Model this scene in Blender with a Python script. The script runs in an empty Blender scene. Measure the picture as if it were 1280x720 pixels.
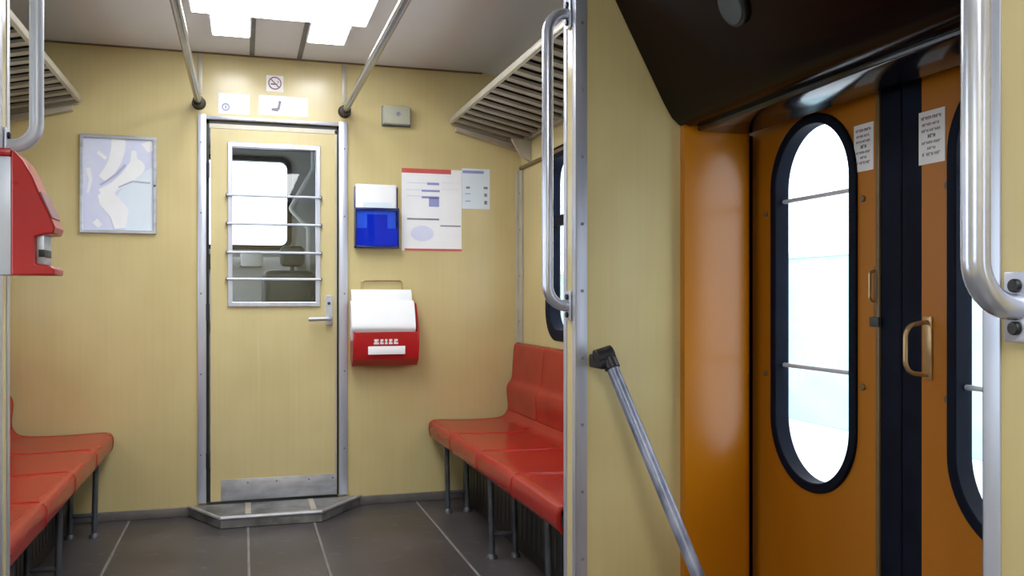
import bpy, bmesh, math, random
from mathutils import Vector, Matrix
random.seed(7)
S = bpy.context.scene
COL = S.collection
PI = math.pi
XC = 0.155                      # centre line of the coach

# ------------------------------------------------------------------ helpers
WL = {}                         # world location of each object's origin

class MB:
    """collects shapes (world coordinates) into one mesh"""
    def __init__(self, mirror=False):
        self.bm = bmesh.new(); self.mirror = mirror
    def add(self, verts, faces):
        vs = [self.bm.verts.new(v) for v in verts]
        for f in faces:
            try: self.bm.faces.new([vs[i] for i in f])
            except ValueError: pass
        return vs
    def box(self, x0, x1, y0, y1, z0, z1, bev=0, seg=2):
        t = bmesh.new()
        bmesh.ops.create_cube(t, size=1)
        for v in t.verts:
            v.co = Vector(((x0+x1)/2+v.co.x*(x1-x0), (y0+y1)/2+v.co.y*(y1-y0), (z0+z1)/2+v.co.z*(z1-z0)))
        if bev:
            bmesh.ops.bevel(t, geom=list(t.edges), offset=bev, segments=seg, profile=0.5, affect='EDGES')
        self.merge(t)
        return self
    def merge(self, t):
        t.verts.index_update()
        self.add([v.co.copy() for v in t.verts], [[v.index for v in f.verts] for f in t.faces])
        t.free()
    def tube(self, path, r, n=14, caps=True, closed=False):
        P = [Vector(p) for p in path]
        m = len(P)
        rr = r if isinstance(r, (list, tuple)) else [r]*m
        rings = []
        up = None
        for i, p in enumerate(P):
            if closed: d = (P[(i+1) % m]-P[i-1]).normalized()
            elif i == 0: d = (P[1]-P[0]).normalized()
            elif i == m-1: d = (P[-1]-P[-2]).normalized()
            else: d = ((P[i+1]-p).normalized()+(p-P[i-1]).normalized()).normalized()
            if up is None:
                a = Vector((0,0,1)) if abs(d.z) < .9 else Vector((0,1,0))
                up = (a-d*a.dot(d)).normalized()
            else:
                up = (up-d*up.dot(d)).normalized()
            s = d.cross(up)
            rings.append([p+(up*math.cos(2*PI*k/n)+s*math.sin(2*PI*k/n))*rr[i] for k in range(n)])
        verts = [v for ring in rings for v in ring]
        faces = []
        for i in range(m if closed else m-1):
            j = (i+1) % m
            for k in range(n):
                faces.append([i*n+k, i*n+(k+1) % n, j*n+(k+1) % n, j*n+k])
        if caps and not closed:
            faces.append(list(range(n))[::-1]); faces.append([(m-1)*n+k for k in range(n)])
        self.add(verts, faces)
        return self
    def prism(self, pts, axis, a, b):
        """polygon pts extruded along axis from a to b. axis x: pts=(y,z); y: (x,z); z: (x,y)"""
        def mk(p, t):
            return {'x': (t, p[0], p[1]), 'y': (p[0], t, p[1]), 'z': (p[0], p[1], t)}[axis]
        n = len(pts)
        vs = [mk(p, a) for p in pts]+[mk(p, b) for p in pts]
        self.add(vs, [list(range(n)), list(range(n, 2*n))[::-1]]+[[i, (i+1) % n, n+(i+1) % n, n+i] for i in range(n)])
        return self
    def ring(self, outer, inner, axis, a, b):
        """frame between two outlines with the same point count"""
        def mk(p, t):
            return {'x': (t, p[0], p[1]), 'y': (p[0], t, p[1]), 'z': (p[0], p[1], t)}[axis]
        n = len(outer)
        vs = [mk(p, a) for p in outer]+[mk(p, a) for p in inner]+[mk(p, b) for p in outer]+[mk(p, b) for p in inner]
        f = []
        for i in range(n):
            j = (i+1) % n
            f += [[i, j, n+j, n+i], [2*n+i, 3*n+i, 3*n+j, 2*n+j], [i, 2*n+i, 2*n+j, j], [n+i, n+j, 3*n+j, 3*n+i]]
        self.add(vs, f)
        return self
    def sheet(self, grid):
        """grid of points -> quads"""
        r, c = len(grid), len(grid[0])
        self.add([p for row in grid for p in row],
                 [[i*c+j, i*c+j+1, (i+1)*c+j+1, (i+1)*c+j] for i in range(r-1) for j in range(c-1)])
        return self
    def disc(self, c, axis, r, h, n=20):
        c = Vector(c); d = Vector({'x': (1,0,0), 'y': (0,1,0), 'z': (0,0,1)}[axis]) if isinstance(axis, str) else Vector(axis).normalized()
        return self.tube([c-d*h/2, c+d*h/2], r, n)

def obj(name, mb, m, parent=None, smooth=None, bev=0, solid=0, sub=0):
    bm = mb.bm
    if mb.mirror:
        k = 2*XC if mb.mirror is True else mb.mirror
        for v in bm.verts: v.co.x = k-v.co.x
    bmesh.ops.remove_doubles(bm, verts=bm.verts, dist=1e-5)
    bmesh.ops.recalc_face_normals(bm, faces=bm.faces)
    if parent is not None: org = WL[parent.name]
    else:
        xs = [v.co.x for v in bm.verts]; ys = [v.co.y for v in bm.verts]; zs = [v.co.z for v in bm.verts]
        org = Vector(((min(xs)+max(xs))/2, (min(ys)+max(ys))/2, min(zs)))
    for v in bm.verts: v.co -= org
    me = bpy.data.meshes.new(name); bm.to_mesh(me); bm.free()
    me.materials.append(m)
    o = bpy.data.objects.new(name, me); COL.objects.link(o)
    WL[o.name] = org.copy()
    if parent is not None: o.parent = parent
    else: o.location = org
    if solid:
        s = o.modifiers.new('thick', 'SOLIDIFY'); s.thickness = solid; s.offset = -1
    if bev:
        b = o.modifiers.new('bev', 'BEVEL'); b.width = bev; b.segments = 2; b.limit_method = 'ANGLE'; b.angle_limit = math.radians(40)
    if sub:
        s = o.modifiers.new('sub', 'SUBSURF'); s.levels = sub; s.render_levels = sub
    for p in me.polygons: p.use_smooth = True
    if smooth == 'flat':
        for p in me.polygons: p.use_smooth = False
    elif smooth != 'all' and not sub:
        me.set_sharp_from_angle(angle=math.radians(smooth or 35))
    return o

def tag(o, label=None, cat=None, group=None, kind=None):
    if label: o['label'] = label
    if cat: o['category'] = cat
    if group: o['group'] = group
    if kind: o['kind'] = kind
    return o

def thing(name, loc, label, cat, group=None, kind=None):
    o = bpy.data.objects.new(name, None); COL.objects.link(o)
    o.location = loc; o.empty_display_size = .05
    WL[o.name] = Vector(loc)
    return tag(o, label, cat, group, kind)

def mx(x): return 2*XC-x
def rect(x0, x1, z0, z1): return [(x0,z0),(x1,z0),(x1,z1),(x0,z1)]
def rrect(x0, x1, z0, z1, r, n=8):
    out = []
    for cx, cz, a0 in ((x1-r, z0+r, -90), (x1-r, z1-r, 0), (x0+r, z1-r, 90), (x0+r, z0+r, 180)):
        for k in range(n+1):
            a = math.radians(a0+90*k/n); out.append((cx+r*math.cos(a), cz+r*math.sin(a)))
    return out
def arc_path(pts, r, n=8):
    """polyline with rounded corners"""
    P = [Vector(p) for p in pts]; out = [P[0]]
    for i in range(1, len(P)-1):
        a = (P[i-1]-P[i]).normalized(); b = (P[i+1]-P[i]).normalized()
        ang = a.angle(b); t = r/math.tan(ang/2)
        c = P[i]+(a+b).normalized()*(r/math.sin(ang/2))
        s = P[i]+a*t-c; e = P[i]+b*t-c
        for k in range(n+1):
            v = s.slerp(e, k/n); out.append(c+v.normalized()*r)
    out.append(P[-1]); return out

def wall_with_hole(mb, axis, a, b, x0, x1, z0, z1, holes):
    """slab from a to b along axis; rectangular region with (rounded) holes = list of outlines built as rings inside cells"""
    cells = sorted(holes, key=lambda h: h[0])   # (x0,x1,z0,z1,r)
    cur = x0
    for hx0, hx1, hz0, hz1, r in cells:
        if hx0 > cur: mb.prism(rect(cur, hx0, z0, z1), axis, a, b)
        if hz0 > z0: mb.prism(rect(hx0, hx1, z0, hz0), axis, a, b)
        if hz1 < z1: mb.prism(rect(hx0, hx1, hz1, z1), axis, a, b)
        if r:
            n = 8
            for cx, cz, kx, kz, a0 in ((hx1-r, hz0+r, hx1, hz0, -90), (hx1-r, hz1-r, hx1, hz1, 0), (hx0+r, hz1-r, hx0, hz1, 90), (hx0+r, hz0+r, hx0, hz0, 180)):
                pts = [(cx+r*math.cos(math.radians(a0+90*k/n)), cz+r*math.sin(math.radians(a0+90*k/n))) for k in range(n+1)]
                for k in range(n):
                    mb.prism([pts[k], pts[k+1], (kx, kz)], axis, a, b)
        cur = hx1
    if cur < x1: mb.prism(rect(cur, x1, z0, z1), axis, a, b)
    return mb

# ------------------------------------------------------------------ materials
def mat(name, col, rough=.5, metal=0, spec=.5, coat=0):
    m = bpy.data.materials.new(name); m.use_nodes = True
    b = m.node_tree.nodes['Principled BSDF']
    b.inputs['Base Color'].default_value = (*col, 1); b.inputs['Roughness'].default_value = rough
    b.inputs['Metallic'].default_value = metal; b.inputs['Specular IOR Level'].default_value = spec
    b.inputs['Coat Weight'].default_value = coat; b.inputs['Coat Roughness'].default_value = .12
    return m
def noisy(m, c1, c2, scale=(4,4,4), detail=4, rough=None, bump=0, mid=(.35,.65), coord='Object'):
    """vary the base colour (and roughness) with stretched noise"""
    nt = m.node_tree; b = nt.nodes['Principled BSDF']
    tc = nt.nodes.new('ShaderNodeTexCoord'); mp = nt.nodes.new('ShaderNodeMapping'); mp.inputs['Scale'].default_value = scale
    n = nt.nodes.new('ShaderNodeTexNoise'); n.inputs['Scale'].default_value = 1; n.inputs['Detail'].default_value = detail
    r = nt.nodes.new('ShaderNodeValToRGB')
    r.color_ramp.elements[0].position, r.color_ramp.elements[1].position = mid
    r.color_ramp.elements[0].color = (*c1,1); r.color_ramp.elements[1].color = (*c2,1)
    nt.links.new(tc.outputs[coord], mp.inputs['Vector']); nt.links.new(mp.outputs[0], n.inputs['Vector'])
    nt.links.new(n.outputs['Fac'], r.inputs['Fac']); nt.links.new(r.outputs['Color'], b.inputs['Base Color'])
    if rough:
        q = nt.nodes.new('ShaderNodeMapRange'); q.inputs['To Min'].default_value, q.inputs['To Max'].default_value = rough
        nt.links.new(n.outputs['Fac'], q.inputs['Value']); nt.links.new(q.outputs[0], b.inputs['Roughness'])
    if bump:
        bp = nt.nodes.new('ShaderNodeBump'); bp.inputs['Strength'].default_value = bump; bp.inputs['Distance'].default_value = .002
        nt.links.new(n.outputs['Fac'], bp.inputs['Height']); nt.links.new(bp.outputs[0], b.inputs['Normal'])
    return m
def emit(name, col, s):
    m = bpy.data.materials.new(name); m.use_nodes = True; nt = m.node_tree
    nt.nodes.remove(nt.nodes['Principled BSDF'])
    e = nt.nodes.new('ShaderNodeEmission'); e.inputs['Color'].default_value = (*col,1); e.inputs['Strength'].default_value = s
    nt.links.new(e.outputs[0], nt.nodes['Material Output'].inputs['Surface'])
    return m
def glass(name, tint, refl=.03):
    m = bpy.data.materials.new(name); m.use_nodes = True; nt = m.node_tree
    nt.nodes.remove(nt.nodes['Principled BSDF'])
    t = nt.nodes.new('ShaderNodeBsdfTransparent'); t.inputs['Color'].default_value = (*tint,1)
    g = nt.nodes.new('ShaderNodeBsdfGlossy'); g.inputs['Roughness'].default_value = .02
    f0 = nt.nodes.new('ShaderNodeLayerWeight'); f0.inputs['Blend'].default_value = .5
    f = nt.nodes.new('ShaderNodeMath'); f.operation = 'POWER'; f.inputs[1].default_value = 4.5
    nt.links.new(f0.outputs['Facing'], f.inputs[0])
    a = nt.nodes.new('ShaderNodeMath'); a.operation = 'ADD'; a.inputs[1].default_value = refl; a.use_clamp = True
    x = nt.nodes.new('ShaderNodeMixShader')
    nt.links.new(f.outputs[0], a.inputs[0]); nt.links.new(a.outputs[0], x.inputs[0])
    nt.links.new(t.outputs[0], x.inputs[1]); nt.links.new(g.outputs[0], x.inputs[2])
    nt.links.new(x.outputs[0], nt.nodes['Material Output'].inputs['Surface'])
    return m

def laminate(name, c1, c2, rough):
    m = noisy(mat(name, c1, .3), c1, c2, (75, 75, 2.0), 3, rough=rough, mid=(.3,.7))
    # faint large grubby patches over the wood-print laminate
    nt = m.node_tree; b = nt.nodes['Principled BSDF']; src = b.inputs['Base Color'].links[0].from_socket
    tc = nt.nodes.new('ShaderNodeTexCoord'); n = nt.nodes.new('ShaderNodeTexNoise'); n.inputs['Scale'].default_value = 2.3; n.inputs['Detail'].default_value = 3
    r = nt.nodes.new('ShaderNodeValToRGB'); r.color_ramp.elements[0].position = .35; r.color_ramp.elements[1].position = .7
    r.color_ramp.elements[0].color = (.90,.88,.86,1); r.color_ramp.elements[1].color = (1,1,1,1)
    x = nt.nodes.new('ShaderNodeMix'); x.data_type = 'RGBA'; x.blend_type = 'MULTIPLY'; x.inputs[0].default_value = 1
    nt.links.new(tc.outputs['Object'], n.inputs['Vector']); nt.links.new(n.outputs['Fac'], r.inputs['Fac'])
    nt.links.new(src, x.inputs[6]); nt.links.new(r.outputs['Color'], x.inputs[7]); nt.links.new(x.outputs[2], b.inputs['Base Color'])
    return m
M = {}
M['cream'] = laminate('cream_laminate', (.640,.535,.265), (.662,.556,.283), (.17,.27))
M['cream_door'] = laminate('cream_door_laminate', (.650,.555,.285), (.672,.575,.303), (.20,.30))
M['ceiling'] = noisy(mat('ceiling_paint', (.5,.48,.46), .5), (.70,.69,.68), (.76,.75,.74), (1.2,1.2,1.2))
M['orange'] = noisy(mat('orange_paint', (.42,.15,.006), .22, coat=.08), (.46,.158,.003), (.53,.185,.005), (3,3,.8), rough=(.2,.3))
M['orange_door'] = noisy(mat('orange_door_paint', (.42,.15,.006), .3), (.38,.125,.004), (.45,.155,.007), (3,3,.8), rough=(.25,.4))
M['dark'] = noisy(mat('dark_brown_laminate', (.012,.006,.005), .2, spec=.10), (.005,.0015,.0014), (.008,.0025,.002), (3,3,3), rough=(.16,.26))
M['gloss'] = noisy(mat('black_gloss', (.004,.004,.006), .15, spec=.4), (.003,.003,.005), (.005,.005,.008), (5,5,5), rough=(.12,.2))
M['metal'] = noisy(mat('brushed_aluminium', (.62,.64,.68), .32, .55), (.55,.58,.69), (.64,.67,.78), (30,30,3), rough=(.25,.42))
M['steel'] = noisy(mat('worn_steel_tube', (.6,.62,.68), .22, .7), (.54,.57,.69), (.70,.73,.84), (14,14,6), rough=(.14,.3))
M['chrome'] = noisy(mat('dull_chrome', (.3,.29,.28), .2, 1), (.20,.195,.19), (.30,.29,.285), (14,6,14), rough=(.16,.26))
M['greytube'] = noisy(mat('grey_painted_tube', (.42,.46,.58), .35, .3), (.14,.155,.23), (.33,.355,.46), (25,25,10), rough=(.25,.45))
M['lighttube'] = noisy(mat('light_grey_tube', (.62,.66,.74), .3, .15), (.58,.62,.70), (.66,.70,.78), (8,8,3))
M['scuffmetal'] = noisy(mat('scuffed_plate', (.45,.46,.50), .4, .7), (.46,.48,.54), (.62,.64,.70), (12,12,30), rough=(.3,.55), bump=.3)
M['stepmetal'] = noisy(mat('worn_step_metal', (.2,.2,.21), .45, .5), (.12,.12,.125), (.33,.33,.34), (9,9,9), rough=(.35,.6), bump=.4)
M['black'] = noisy(mat('black_rubber', (.010,.010,.012), .4), (.008,.008,.010), (.016,.016,.02), (20,20,20))
M['gasket'] = noisy(mat('black_gasket', (.010,.013,.024), .3, spec=.08), (.004,.006,.014), (.007,.010,.022), (10,10,10), rough=(.5,.65))
M['red'] = noisy(mat('red_seat_plastic', (.50,.030,.018), .25, spec=.32), (.30,.010,.007), (.35,.014,.009), (5,5,5), rough=(.2,.27))
M['redbox'] = noisy(mat('red_box_plastic', (.50,.012,.014), .3, coat=.2), (.40,.008,.011), (.46,.012,.015), (6,6,6), rough=(.24,.36))
M['leg'] = noisy(mat('dark_grey_leg', (.09,.10,.12), .35, .5), (.07,.078,.095), (.13,.14,.16), (9,9,9))
M['under'] = noisy(mat('dark_heater_cover', (.025,.022,.022), .5), (.008,.007,.007), (.014,.012,.012), (6,6,6))
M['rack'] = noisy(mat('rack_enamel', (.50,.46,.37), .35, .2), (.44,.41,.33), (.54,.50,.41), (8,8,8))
M['gap_shade'] = noisy(mat('rack_gap_shade', (.03,.025,.02), .6), (.022,.018,.014), (.035,.03,.024), (9,9,9))  # near-black tone for the shade between rack slats
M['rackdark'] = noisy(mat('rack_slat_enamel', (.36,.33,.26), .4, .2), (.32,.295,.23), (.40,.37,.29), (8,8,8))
M['white'] = noisy(mat('white_paper', (.84,.85,.88), .5), (.87,.88,.91), (.91,.92,.94), (9,9,9))
M['offwhite'] = noisy(mat('off_white_sticker', (.80,.78,.80), .35), (.76,.74,.76), (.83,.81,.83), (9,9,9))
M['paperlav'] = noisy(mat('lavender_print', (.62,.64,.86), .3), (.66,.69,.90), (.74,.78,.93), (5,5,5))
M['paperblue'] = noisy(mat('pale_blue_print', (.66,.78,.92), .3), (.72,.82,.93), (.78,.87,.95), (5,5,5))
M['inklav'] = noisy(mat('lavender_ink', (.30,.31,.62), .5), (.27,.28,.58), (.34,.35,.66), (9,9,9))
M['greylav'] = noisy(mat('grey_lavender_ink', (.48,.48,.62), .5), (.45,.45,.59), (.51,.51,.65), (9,9,9))
M['inkgrey'] = noisy(mat('grey_ink', (.22,.22,.27), .5), (.18,.18,.22), (.27,.27,.32), (9,9,9))
M['inkdark'] = noisy(mat('dark_ink', (.05,.05,.07), .5), (.04,.04,.055), (.07,.07,.09), (9,9,9))
M['inkred'] = noisy(mat('red_ink', (.62,.10,.09), .45), (.58,.085,.075), (.66,.12,.11), (9,9,9))
M['inkmaroon'] = noisy(mat('faded_red_ink', (.30,.13,.14), .5), (.26,.11,.12), (.34,.16,.17), (9,9,9))
M['blue'] = noisy(mat('blue_plastic', (.010,.085,.50), .2), (.014,.15,.66), (.022,.19,.76), (7,7,7))
M['bluedark'] = noisy(mat('dark_blue_plastic', (.008,.02,.13), .25), (.006,.015,.11), (.010,.025,.16), (7,7,7))
M['switch'] = noisy(mat('grey_box_enamel', (.42,.42,.33), .4), (.39,.39,.305), (.45,.45,.355), (9,9,9))
M['brass'] = noisy(mat('bronze_handle', (.48,.33,.17), .3, .7), (.42,.28,.14), (.55,.39,.21), (16,16,16))
M['base'] = noisy(mat('grey_skirting', (.13,.12,.115), .5), (.10,.093,.09), (.17,.155,.15), (5,5,5))
M['browntrim'] = noisy(mat('brown_trim', (.16,.10,.04), .4), (.14,.085,.035), (.19,.12,.05), (8,8,8))
M['greyline'] = noisy(mat('grey_joint', (.16,.15,.15), .5), (.14,.13,.13), (.18,.17,.17), (8,8,8))
M['concrete'] = noisy(mat('snowy_ground', (.8,.83,.88), .8), (.74,.79,.86), (.84,.87,.9), (2,2,2), coord='Object')
M['paleblue'] = noisy(mat('pale_barrier', (.42,.58,.66), .7), (.40,.57,.62), (.46,.62,.67), (1,1,3))
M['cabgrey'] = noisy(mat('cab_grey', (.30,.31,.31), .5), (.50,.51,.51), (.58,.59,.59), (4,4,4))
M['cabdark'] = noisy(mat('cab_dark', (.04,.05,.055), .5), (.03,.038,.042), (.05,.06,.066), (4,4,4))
M['glass'] = glass('window_glass', (.97,.985,.99))
M['cabglass'] = glass('cab_door_glass', (.93,.95,.95), .05)
M['blueclear'] = glass('clear_blue_plastic', (.42,.58,.95), .03)
M['lampend'] = emit('tube_lamp_end', (.96,.98,1.0), 22.0)
M['lamp'] = emit('lamp_diffuser', (.96,.98,1.0), 10.0)

def floor_mat():
    """dark grey-brown lino sheets with pale welded seams running along the coach"""
    m = noisy(mat('dark_lino', (.07,.06,.06), .38), (.044,.038,.041), (.078,.068,.072), (3.2,3.2,3.2), 6, rough=(.3,.48))
    nt = m.node_tree; b = nt.nodes['Principled BSDF']; src = b.inputs['Base Color'].links[0].from_socket
    tc = nt.nodes.new('ShaderNodeTexCoord'); n = nt.nodes.new('ShaderNodeTexNoise'); n.inputs['Scale'].default_value = 14; n.inputs['Detail'].default_value = 5
    r = nt.nodes.new('ShaderNodeValToRGB'); r.color_ramp.elements[0].position = .60; r.color_ramp.elements[1].position = .74
    r.color_ramp.elements[0].color = (0,0,0,1); r.color_ramp.elements[1].color = (.09,.085,.085,1)
    x = nt.nodes.new('ShaderNodeMix'); x.data_type = 'RGBA'; x.blend_type = 'ADD'; x.inputs[0].default_value = .55
    nt.links.new(tc.outputs['Object'], n.inputs['Vector']); nt.links.new(n.outputs['Fac'], r.inputs['Fac'])
    nt.links.new(src, x.inputs[6]); nt.links.new(r.outputs['Color'], x.inputs[7]); nt.links.new(x.outputs[2], b.inputs['Base Color'])
    return m
M['floor'] = floor_mat()
M['seam'] = noisy(mat('pale_seam', (.20,.19,.185), .5), (.15,.14,.135), (.26,.25,.24), (20,6,6))

# ------------------------------------------------------------------ dimensions
YW = 4.70           # end wall
XR, XL = 1.46, -1.15
ZC = 2.30
YB = -2.4           # far end behind the camera
PX = 0.95           # aisle edge of right partitions
P1A, P1B = 2.50, 2.60
P2A, P2B = 0.863, 0.963
LX = -0.585         # aisle edge of left partition
XD = 1.56           # sliding door plane

def struct(name, mb, m, label, cat, parent=None, **k):
    o = obj(name, mb, m, parent, **k)
    if parent is None: tag(o, label, cat, kind='structure')
    return o

# ------------------------------------------------------------------ shell
f = MB()
f.box(XL-.05, PX, YB, YW, -.06, 0)
f.box(PX, XR+.05, P1A+.02, YW, -.06, 0)
f.box(PX, XR+.05, YB, P2B, -.06, 0)
fl = struct('floor', f, M['floor'], 'dark grey lino floor with pale seams running to the end wall', 'floor')
for i, x in enumerate((-.53, .02, .325, .875)):
    obj('seam', MB().box(x-.005, x+.005, YB+.1, YW-.02, 0, .0012), M['seam'], fl)
# stair well inside the side doors
w = MB().box(PX, 1.28, P2B, P1A, -.26, -.20).box(1.28, 1.64, P2B, P1A, -.48, -.40).box(PX-.02, PX, P2B, P1A, -.2, -.06).box(1.26, 1.28, P2B, P1A, -.40, -.2)
struct('floor_stairwell', w, M['stepmetal'], 'metal stair treads going down inside the orange side doors', 'steps')

# ceiling with coved sides
prof = [(XL, 2.02)]
def cove(sx):
    pts = []
    for k in range(9):
        a = math.radians(90*k/8)
        pts.append((1.24+.22*math.sin(a), 2.08+.22*math.cos(a)))
    return pts
right = cove(1)                          # from (1.24,2.30) to (1.46,2.08)
left = [(mx(x)*1.0, z) for x, z in right]
inner = left[::-1]+right
outer = [(left[-1][0]-.05, 2.08), (left[-1][0]-.05, 2.36), (XR+.05, 2.36), (XR+.05, 2.08)]
def ceil_seg(mb, y0, y1, inn):
    n = len(inn)
    top = [(x, 2.36) for x, z in inn]
    vs = [(x, y0, z) for x, z in inn]+[(x, y1, z) for x, z in inn]+[(x, y0, 2.36) for x, z in inn]+[(x, y1, 2.36) for x, z in inn]
    fs = []
    for i in range(n-1):
        fs += [[i, i+1, n+i+1, n+i], [2*n+i, 3*n+i, 3*n+i+1, 2*n+i+1]]
    fs += [[0, n, 3*n, 2*n], [n-1, 3*n-1, 4*n-1, 2*n-1]]
    fs += [[i, 2*n+i, 2*n+i+1, i+1] for i in range(n-1)]+[[n+i, n+i+1, 3*n+i+1, 3*n+i] for i in range(n-1)]
    mb.add(vs, fs)
c = MB(); ceil_seg(c, YB, YW+.06, inner)
ce = struct('ceiling', c, M['ceiling'], 'pale grey coved ceiling with a centre lighting strip', 'ceiling', smooth=50)
for x in (.040, .272):
    obj('joint', MB().box(x-.012, x+.012, 4.0, YW, ZC-.003, ZC+.001), M['greyline'], ce)
obj('edge_bead', MB().box(mx(1.24), 1.24, YW-.008, YW, ZC-.008, ZC), M['browntrim'], ce)

# end wall with door opening
w = MB(); wall_with_hole(w, 'y', YW, YW+.06, XL-.05, XR+.05, 0, 2.33, [(-.178, .472, 0, 1.968, 0)])
struct('wall_end', w, M['cream'], 'cream wood-print end wall around the cab door', 'wall')
# right side wall of the seating bay, window opening y 2.85..4.20
w = MB(); wall_with_hole(w, 'x', XR, XR+.06, P1B-.02, YW+.06, 0, 2.33, [(2.85, 4.22, .90, 1.78, .13)])
struct('wall_right', w, M['cream'], 'cream side wall with a window behind the right bench', 'wall')
w = MB(); wall_with_hole(w, 'x', XL-.06, XL, YB, YW+.06, 0, 2.33, [(-1.6, -.2, .90, 1.78, .13), (1.35, 2.35, .55, 1.78, .13), (2.85, 4.22, .90, 1.78, .13)])
struct('wall_left', w, M['cream'], 'cream side wall with windows behind the left bench', 'wall')
w = MB(); wall_with_hole(w, 'x', XR, XR+.06, YB, P2A+.05, 0, 2.33, [(-1.6, -.2, .90, 1.78, .13)])
struct('wall_near', w, M['cream'], 'cream side wall behind the near partition', 'wall')
struct('wall_back', MB().box(XL-.05, XR+.05, YB-.06, YB, -.06, 2.33), M['cream'], 'cream wall behind the viewer', 'wall')
# wall strips
struct('baseboard_left', MB().box(XL, -.215, YW-.018, YW, 0, .045, .004), M['base'], 'grey skirting left of the cab door', 'skirting')
struct('baseboard_right', MB().box(.53, XR, YW-.018, YW, 0, .045, .004), M['base'], 'grey skirting right of the cab door', 'skirting')
def screws(parent, pts, axis, r=.0045):
    for p in pts: obj('screw', MB().disc(p, axis, r, .003, 10), M['inkgrey'], parent)
t = struct('trim_1', MB().box(-.218, -.178, YW-.016, YW, .06, 1.99, .003), M['metal'], 'aluminium strip along the hinge side of the cab door', 'trim')
screws(t, [(-.203, YW-.0165, z) for z in (.3, .7, 1.1, 1.5, 1.85)], 'y')
t = struct('trim_2', MB().box(.472, .516, YW-.016, YW, .06, 1.99, .003), M['metal'], 'aluminium strip along the handle side of the cab door', 'trim')
screws(t, [(.500, YW-.0165, z) for z in (.3, .7, 1.1, 1.5, 1.85)], 'y')
struct('trim_3', MB().box(-.178, .472, YW-.010, YW, 1.968, 1.986, .003), M['metal'], 'thin strip over the top of the cab door', 'trim')
struct('trim_4', MB().box(-.219, -.196, YW-.006, YW, 2.09, ZC, .002), M['rack'], 'narrow cover strip from the left rail socket up to the ceiling', 'trim')
struct('trim_5', MB().box(.488, .512, YW-.006, YW, 2.09, ZC, .002), M['rack'], 'narrow cover strip from the right rail socket up to the ceiling', 'trim')
t = struct('trim_6', MB().box(XR-.012, XR, YW-.05, YW, .0, 1.775, .003).box(XR-.03, XR, YW-.012, YW, 0, 1.775, .003), M['rack'], 'corner strip between end wall and right window wall', 'trim')
screws(t, [(XR-.0135, YW-.025, z) for z in (.95, 1.2, 1.45, 1.65)], 'x')
struct('trim_7', MB().box(XR-.016, XR, 2.62, YW-.02, 1.778, 1.796, .003), M['browntrim'], 'brown ledge above the right window', 'trim')

# right partition beside the bench (far), with stairwell below
def vest_profile_clip(): pass
def partition(name, label, xa, xb, ya, yb, z0, z1):
    return struct(name, MB().box(xa, xb, ya, yb, z0, z1), M['cream'], label, 'partition wall')
p1 = partition('wall_partition', 'cream partition with metal edge between bench and doorway', PX, 1.50, P1A, P1B, -.48, ZC)
s = obj('edge_strip', MB().box(PX-.003, PX+.034, P1A-.003, P1A, -.40, ZC, .001).box(PX-.003, PX, P1A-.003, P1A+.026, -.40, ZC, .001), M['metal'], p1)
for z in [.10+.2*k for k in range(11)]:
    obj('screw', MB().disc((PX+.018, P1A-.004, z), 'y', .005, .003, 10), M['inkgrey'], s)
obj('edge_strip', MB().box(PX-.003, PX, P1B-.022, P1B+.003, -.06, ZC, .001), M['metal'], p1)
p2 = partition('wall_partition_near', 'near cream partition edge at the right border', PX, 1.58, P2A, P2B, -.48, ZC)
obj('edge_strip', MB().box(PX-.003, PX, P2B-.026, P2B+.003, -.40, ZC, .001).box(PX-.003, PX+.034, P2B, P2B+.003, -.40, ZC, .001), M['metal'], p2)
obj('edge_strip', MB().box(PX-.003, PX, P2A-.003, P2A+.026, -.06, ZC, .001), M['metal'], p2)
p3 = partition('wall_partition_left', 'cream partition edge at the left border', XL, LX, P1A, P1B, -.06, ZC)
obj('edge_strip', MB().box(LX, LX+.003, P1B-.022, P1B+.003, 0, ZC, .001), M['metal'], p3)
obj('edge_strip', MB().box(LX, LX+.003, P1A-.003, P1A+.03, 0, ZC, .001).box(LX-.034, LX+.003, P1A-.003, P1A, 0, ZC, .001), M['metal'], p3)

# orange door pocket pillar with a rounded corner
pts = [(1.293, P1A)]+[(1.293, 2.47)]
for k in range(9):
    a = math.radians(-90+90*k/8); pts.append((1.533-.035+.035*math.cos(a), 2.47+.035+.035*math.sin(a)))
pts += [(1.533, P1A+.08), (1.30, P1A+.08)]
pb = MB().prism([(1.293, P1A), (1.293, 2.47)]+pts[2:11]+[(1.533, P1A)], 'z', -.44, 1.612)
struct('wall_pillar', pb, M['orange'], 'glossy orange pillar between partition and sliding door', 'pillar')
pb = MB().prism([(1.293, P2B), (1.293, 2*P2B-.0+.03-P2B)]+[(x, P2B+(P1A-y)) for x, y in pts[2:11]]+[(1.533, P2B)], 'z', -.44, 1.612)
struct('wall_pillar_near', pb, M['orange'], 'orange pillar on the near side of the sliding doors', 'pillar')

# dark soffit over the doors
sp = [(.90, 2.30), (1.235, 1.675), (1.262, 1.632), (1.285, 1.612), (1.31, 1.605), (1.36, 1.612), (1.545, 1.626), (1.64, 1.626), (1.64, 2.33), (.95, 2.33)]
sf = struct('ceiling_soffit', MB().prism(sp, 'y', P2B+.001, P1A-.001), M['dark'], 'dark brown sloping casing above the sliding doors', 'ceiling', bev=.006)
obj('gloss_reflector', MB().box(1.325, 1.50, 1.05, 2.455, 1.586, 1.618, .008), M['gloss'], sf)  # gloss strip added under the casing to mirror the bright door window
n = Vector((-.34, 0, -.181)).normalized()
c0 = Vector((1.1655, 1.965, 1.822)); 
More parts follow.
